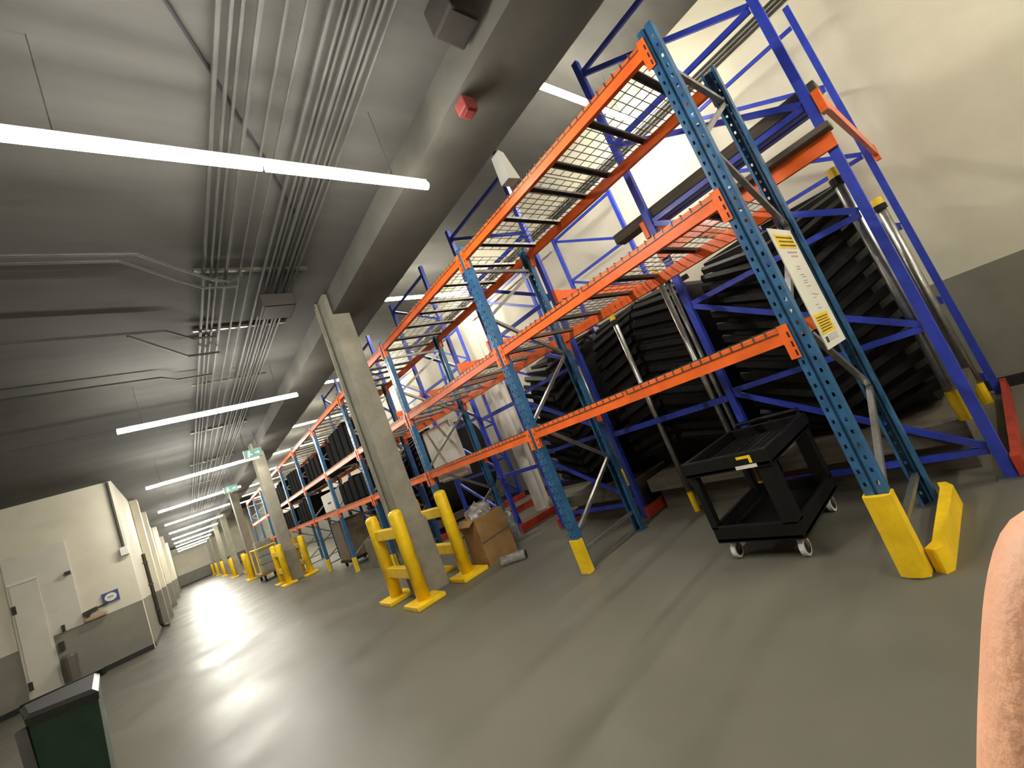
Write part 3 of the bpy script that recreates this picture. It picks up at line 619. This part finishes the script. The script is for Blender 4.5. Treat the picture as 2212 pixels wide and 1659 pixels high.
for i, pts in enumerate(([(-3.5, 4.55), (-0.6, 4.46), (0.25, 4.44), (0.86, 4.95), (1.02, 5.0), (1.12, 4.85)], [(-3.5, 4.66), (0.12, 4.55), (0.78, 5.12), (1.10, 5.12)], [(-3.5, 5.95), (-0.9, 6.05), (0.4, 6.12), (0.68, 6.45), (0.95, 6.45)], [(0.05, 6.10), (0.62, 6.95), (1.0, 6.95)], [(-3.5, 7.6), (-0.8, 7.7), (0.3, 7.75), (0.5, 7.95), (0.95, 7.95)], [(-3.5, 10.1), (-0.5, 10.15), (1.0, 10.2)])):
    labs = ['near cranked conduit branching left from the ceiling bundle', 'twin of the near cranked conduit, one hand further on', 'cranked conduit crossing the dark middle of the left ceiling', 'short slanted conduit joining the cranked conduit to the bundle', 'cranked conduit just before the second strip light', 'straight conduit just beyond the second strip light']
    single(MB().tube([(x, y, ZC - 0.105 - 0.035 * (i == 3)) for x, y in pts], 0.015, 8), 'branch_conduit', 'conduit', labs[i], 'conduit', (pts[0][0], pts[0][1], ZC - 0.035))
single(MB().tube([(0.45, 1.95, ZC - 0.018), (0.68, 2.33, ZC - 0.018), (1.17, 3.17, ZC - 0.018), (1.55, 3.9, ZC - 0.018)], 0.011, 8), 'power_cable', 'dark', 'dark cable slanting over the nearest corridor strip light', 'cable', (1, 3, ZC))
for a, b, lab, m in (((1.97, 2.23, 1.42, 1.67), (4.20, ZC), 'large dark service box beside the concrete beam', 'darkduct'), ((1.76, 2.0, 0.75, 1.06), (4.12, ZC), 'dark service box next to the conduit bundle', 'darkduct'), ((2.29, 2.42, 1.90, 2.02), (3.98, 4.09), 'small red alarm box under the concrete beam', 'redbox'), ((1.35, 1.75, 5.35, 5.75), (4.16, 4.325), 'dark ceiling box amid the conduit bundle', 'darkduct')):
    t = thing('service_box', lab, 'box', (a[0], a[2], b[0]))
    MB().cbox(a[0], a[1], a[2], a[3], b[0], b[1], 0.015).build('body', m, t)
    MB().box(a[0] + 0.03, a[1] - 0.03, a[2] + 0.03, a[3] - 0.03, b[0] - 0.008, b[0]).build('cover_plate', m, t)
    if b[1] < ZC: MB().tube([((a[0] + a[1]) / 2, (a[2] + a[3]) / 2, b[1]), ((a[0] + a[1]) / 2, (a[2] + a[3]) / 2, 4.10 if m == 'redbox' else ZC)], 0.005, 6).build('hanger_rod', 'conduit', t)
for i, (y, x) in enumerate(((13.4, 1.97), (19.0, 1.78))):
    t = thing('exit_sign', ['green exit sign with running figure and arrow over the corridor', 'farther small green exit sign over the corridor'][i], 'sign', (x, y, 3.75))
    MB().cbox(x - 0.22, x + 0.22, y - 0.03, y + 0.03, 3.68 - 0.1 * i, 3.92 - 0.1 * i, 0.01).build('casing', 'fixture', t)
    zb = 3.70 - 0.1 * i
    MB().box(x - 0.20, x + 0.20, y - 0.036, y - 0.03, zb, zb + 0.20).build('face', 'exit', t)
    MB().bar((x - 0.12, y - 0.04, zb + 0.02), (x - 0.09, y - 0.04, zb + 0.15), 0.006, 0.05).box(x - 0.11, x - 0.07, y - 0.043, y - 0.037, zb + 0.155, zb + 0.19).bar((x - 0.09, y - 0.04, zb + 0.10), (x - 0.03, y - 0.04, zb + 0.06), 0.006, 0.03).build('figure', 'exitw', t)
    MB().prism([(x + 0.04, zb + 0.085), (x + 0.11, zb + 0.085), (x + 0.11, zb + 0.05), (x + 0.17, zb + 0.10), (x + 0.11, zb + 0.15), (x + 0.11, zb + 0.115), (x + 0.04, zb + 0.115)], 'y', y - 0.043, y - 0.037).build('arrow', 'exitw', t)
    for dx in (-0.15, 0.15): MB().tube([(x + dx, y, 3.92 - 0.1 * i), (x + dx, y, ZC)], 0.006, 6).build('hanger_rod', 'wire', t)
t = thing('horn_speaker', 'pale angled loudspeaker fixed to the beam above the racks', 'loudspeaker', (3.05, 2.4, 4.0))
MB().bar((2.97, 2.42, 4.25), (3.06, 2.42, 4.10), 0.05, 0.03).build('bracket', 'conduit', t)
MB().prism([(3.02, 4.12), (3.08, 4.10), (3.17, 3.82), (3.00, 3.80)], 'y', 2.36, 2.48).build('horn', 'fixture', t)
# wall conduits
for i, (z, y0, y1) in enumerate(((5.45, -4, 12), (5.39, -4, 12), (5.33, -4, 12))):
    single(MB().tube([(XW - 0.03, y0, z), (XW - 0.03, y1, z)], 0.016, 8), 'high_conduit', 'conduit', f'{["topmost", "middle", "lowest"][i]} of three thin conduits high on the rack side wall', 'conduit', (XW - 0.03, y0, z))
single(MB().tube([(XW - 0.03, 5.2, 5.15), (XW - 0.03, 8.5, 5.15), (XW - 0.03, 8.6, 5.08), (XW - 0.03, 8.6, 2.6)], 0.02, 8), 'bent_conduit', 'white', 'pale conduit bending down the rack side wall', 'conduit', (XW - 0.03, 8, 4))
single(MB().tube([(XW - 0.03, 5.2, 4.86), (XW - 0.03, 8.5, 4.86)], 0.02, 8), 'straight_conduit', 'white', 'pale straight conduit below the bent one on the rack side wall', 'conduit', (XW - 0.03, 8, 4.8))

# ---------------------------------------------------------------- the photographer's hand at the lens edge
t = thing('person', "photographer's bare hand with a fingertip reaching into view at the lens", 'person', tuple(px_at(2260, 1600, 0.062)))
base = Vector(t.location)
def hand():
    wr = px_at(2420, 3300, 0.115); pm = px_at(2420, 2500, 0.09)
    chains = [
        [px_at(2300, 2300, 0.075), px_at(2290, 1980, 0.064), px_at(2290, 1640, 0.061), px_at(2295, 1280, 0.061), px_at(2315, 1080, 0.063)],
        [px_at(2520, 2280, 0.078), px_at(2560, 1950, 0.070), px_at(2580, 1600, 0.070), px_at(2580, 1300, 0.074), px_at(2580, 1120, 0.078)],
        [px_at(2700, 2330, 0.082), px_at(2790, 2020, 0.076), px_at(2820, 1720, 0.076), px_at(2830, 1480, 0.080), px_at(2830, 1330, 0.084)],
        [px_at(2850, 2420, 0.088), px_at(2980, 2180, 0.082), px_at(3040, 1960, 0.082), px_at(3050, 1780, 0.086), px_at(3050, 1670, 0.089)],
        [px_at(2250, 2800, 0.095), px_at(2120, 2560, 0.085), px_at(2060, 2330, 0.080), px_at(2050, 2180, 0.079)]]
    vs = [pm, wr, wr + (wr - pm) * 2.2]; es = [(0, 1), (1, 2)]; rad = [0.018, 0.021, 0.028]
    for ci, ch in enumerate(chains):
        prev = 0; r_ = [0.0115, 0.0092, 0.0088, 0.0082, 0.0062] if ci < 4 else [0.0125, 0.0105, 0.0095, 0.007]
        for p, q in zip(ch, r_): vs.append(p); rad.append(q); es.append((prev, len(vs) - 1)); prev = len(vs) - 1
    me = bpy.data.meshes.new('hand'); me.from_pydata([tuple(v - base) for v in vs], es, []); me.materials.append(M['skin'])
    o = bpy.data.objects.new('hand', me); COL.objects.link(o); o.parent = t
    o.modifiers.new('skin', 'SKIN')
    for i, r_ in enumerate(rad): me.skin_vertices[0].data[i].radius = (r_, r_)
    me.skin_vertices[0].data[0].use_root = True
    s = o.modifiers.new('sub', 'SUBSURF'); s.levels = 2; s.render_levels = 2
    o.modifiers['skin'].use_smooth_shade = True
    return o
hand()
